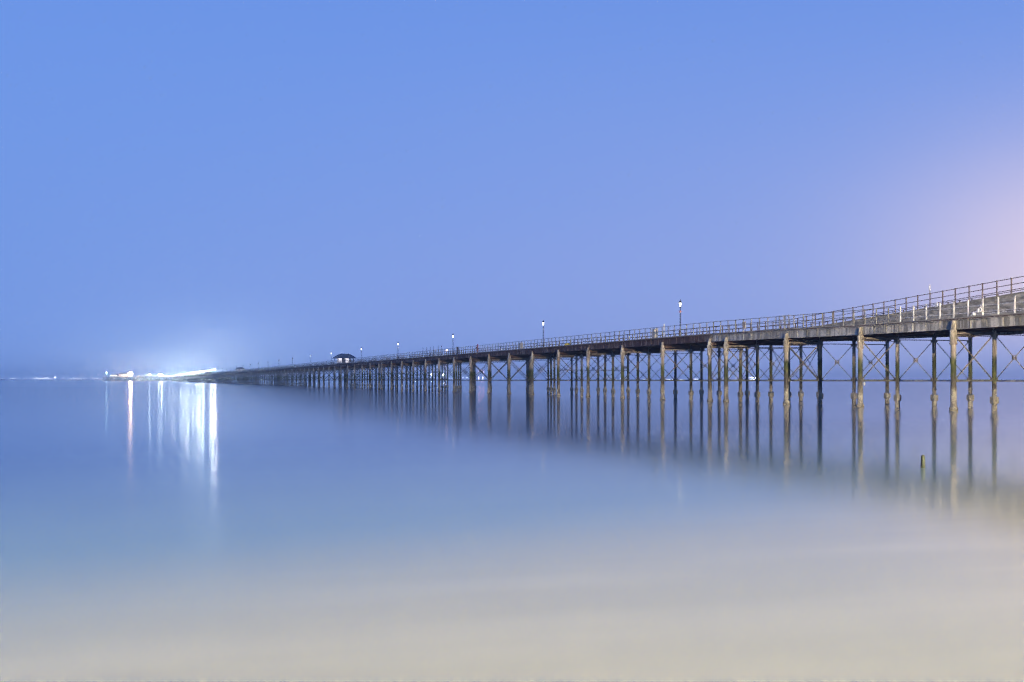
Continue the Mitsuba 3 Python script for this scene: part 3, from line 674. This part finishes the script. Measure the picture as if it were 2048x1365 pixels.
# white storage tank and tall curved gantry on the far shore
k_ = thing('storage_tank', 'white domed tank on the far shore seen under the pier', 'tank')
p = at(1236, 757, 4920)
put('shell', mikit.ply(lathe([(9, 1.0), (9, 10.5)], 20), 'white_paint', smooth=40), k_, to=T().translate([p[0], p[1], 0]))
put('dome', mikit.ply(lathe([(9.2, 10.5), (8, 13.0), (5, 15.0), (1.2, 15.9)], 20), 'white_paint', smooth=True), k_, to=T().translate([p[0], p[1], 0]))
k_ = thing('loading_arm', 'white hooked loading arm on the far shore seen under the pier', 'crane')
p = at(1312, 757, 4920)
put('column', mikit.ply(tube([[0, 0, 1], [0, 0, 17]], 1.3, 8), 'white_paint'), k_, to=T().translate([p[0], p[1], 0]))
put('arm', mikit.ply(tube([[0, 0, 17], [1, 0, 19.5], [3.5, 0, 21], [6.5, 0, 20.2], [8, 0, 18]], 1.1, 8), 'white_paint', smooth=True), k_, to=T().translate([p[0], p[1], 0]))
# ship
k_ = thing('ship', 'distant ship with white lit uprights and red mast lights seen between the piles', 'ship')
p = at(963, 757, 3000)
here = T().translate([p[0], p[1], 0])
hull = trimesh.convex.convex_hull(np.array([[x, y, z] for x, y, z in ((-13, 0, 0.2), (13, 0, 0.2), (-15, -3, 2.6), (15, -3, 2.6), (-15, 3, 2.6), (17, 0, 3.0), (-12, -2, -0.5), (12, -2, -0.5), (12, 2, -0.5), (-12, 2, -0.5))]))
put('hull', mikit.ply(hull, 'shelter_wall'), k_, to=here)
for x in (-6.5, 3.0):
    put('house', mikit.ply(bevel(x - 1.6, x + 1.6, -1.5, 1.5, 2.4, 11.0, 0.3), 'white_paint'), k_, to=here)
    put('window', mikit.ply(box(x - 1.2, x + 1.2, -1.62, -1.505, 3.2, 10.2), 'dark_glass'), k_, to=here, emit=(1.5, 1.35, 1.5))
put('mast', mikit.ply(tube([[-1.5, 0, 2.4], [-1.5, 0, 24]], 0.4, 6), 'lamp_iron'), k_, to=here)
put('yard', mikit.ply(tube([[-6.5, 0, 22], [5.5, 0, 22]], 0.3, 6), 'lamp_iron'), k_, to=here)
for x in (-6.0, -1.5, 4.5):
    put('mast_light', mikit.ply(trimesh.creation.icosphere(1, 1.3), 'white_paint', smooth=True), k_, to=here @ T().translate([x, -0.6, 22.2 + 0.6 * (x == -1.5)]), emit=np.array([1.0, 0.42, 0.5]) * 16)

# ---------------------------------------------------------------- unseen lamps behind the camera, placed to light the near pier and the shallows
def seafront(tl, ul, h, I, label):
    k_ = thing('unseen_seafront_lamp', label, 'lamp post')
    b = world(tl, ul, 3.2)
    put('column', mikit.ply(lathe([(0.3, 0), (0.3, 0.8), (0.16, 1.0), (0.09, h)], 12), 'lamp_iron', smooth=40), k_, to=T().translate(list(b)))
    put('bracket', mikit.ply(tube([[-0.4, 0, h - 0.6], [0.4, 0, h - 0.6]], 0.04, 6), 'lamp_iron'), k_, to=T().translate(list(b)))
    put('globe', mikit.ply(trimesh.creation.icosphere(2, 0.34), 'white_paint', smooth=True), k_, to=T().translate([b[0], b[1], b[2] + h + 0.36]), emit=np.array([1.0, 0.82, 0.52]) * I / (math.pi * 0.34 ** 2), pick=0.14 if I > 20000 else 0.08)

seafront(-55.0, -38.0, 9.5, 30000, 'unseen white-globe lamp on the promenade behind the camera, placed to light the pier and shallows')
seafront(-45.0, -6.0, 9.5, 11000, 'unseen white-globe lamp on the promenade near the root of the pier, placed to light the near pier and shallows')

# ---------------------------------------------------------------- air
scene['haze_air'] = {'type': 'homogeneous', 'albedo': {'type': 'rgb', 'value': [0.9, 0.95, 0.99]}, 'sigma_t': HAZE, 'phase': {'type': 'hg', 'g': 0.83}}
scene['haze'] = {'type': 'cube', 'to_world': T().translate([0, (SEA - 80) / 2, 20.5]).scale([SEA + 150, (SEA + 80) / 2 + 150, 23.5]), 'bsdf': {'type': 'null'}, 'interior': {'type': 'ref', 'id': 'haze_air'}}
tag('haze', 'thin evening haze over the sea', kind='stuff')
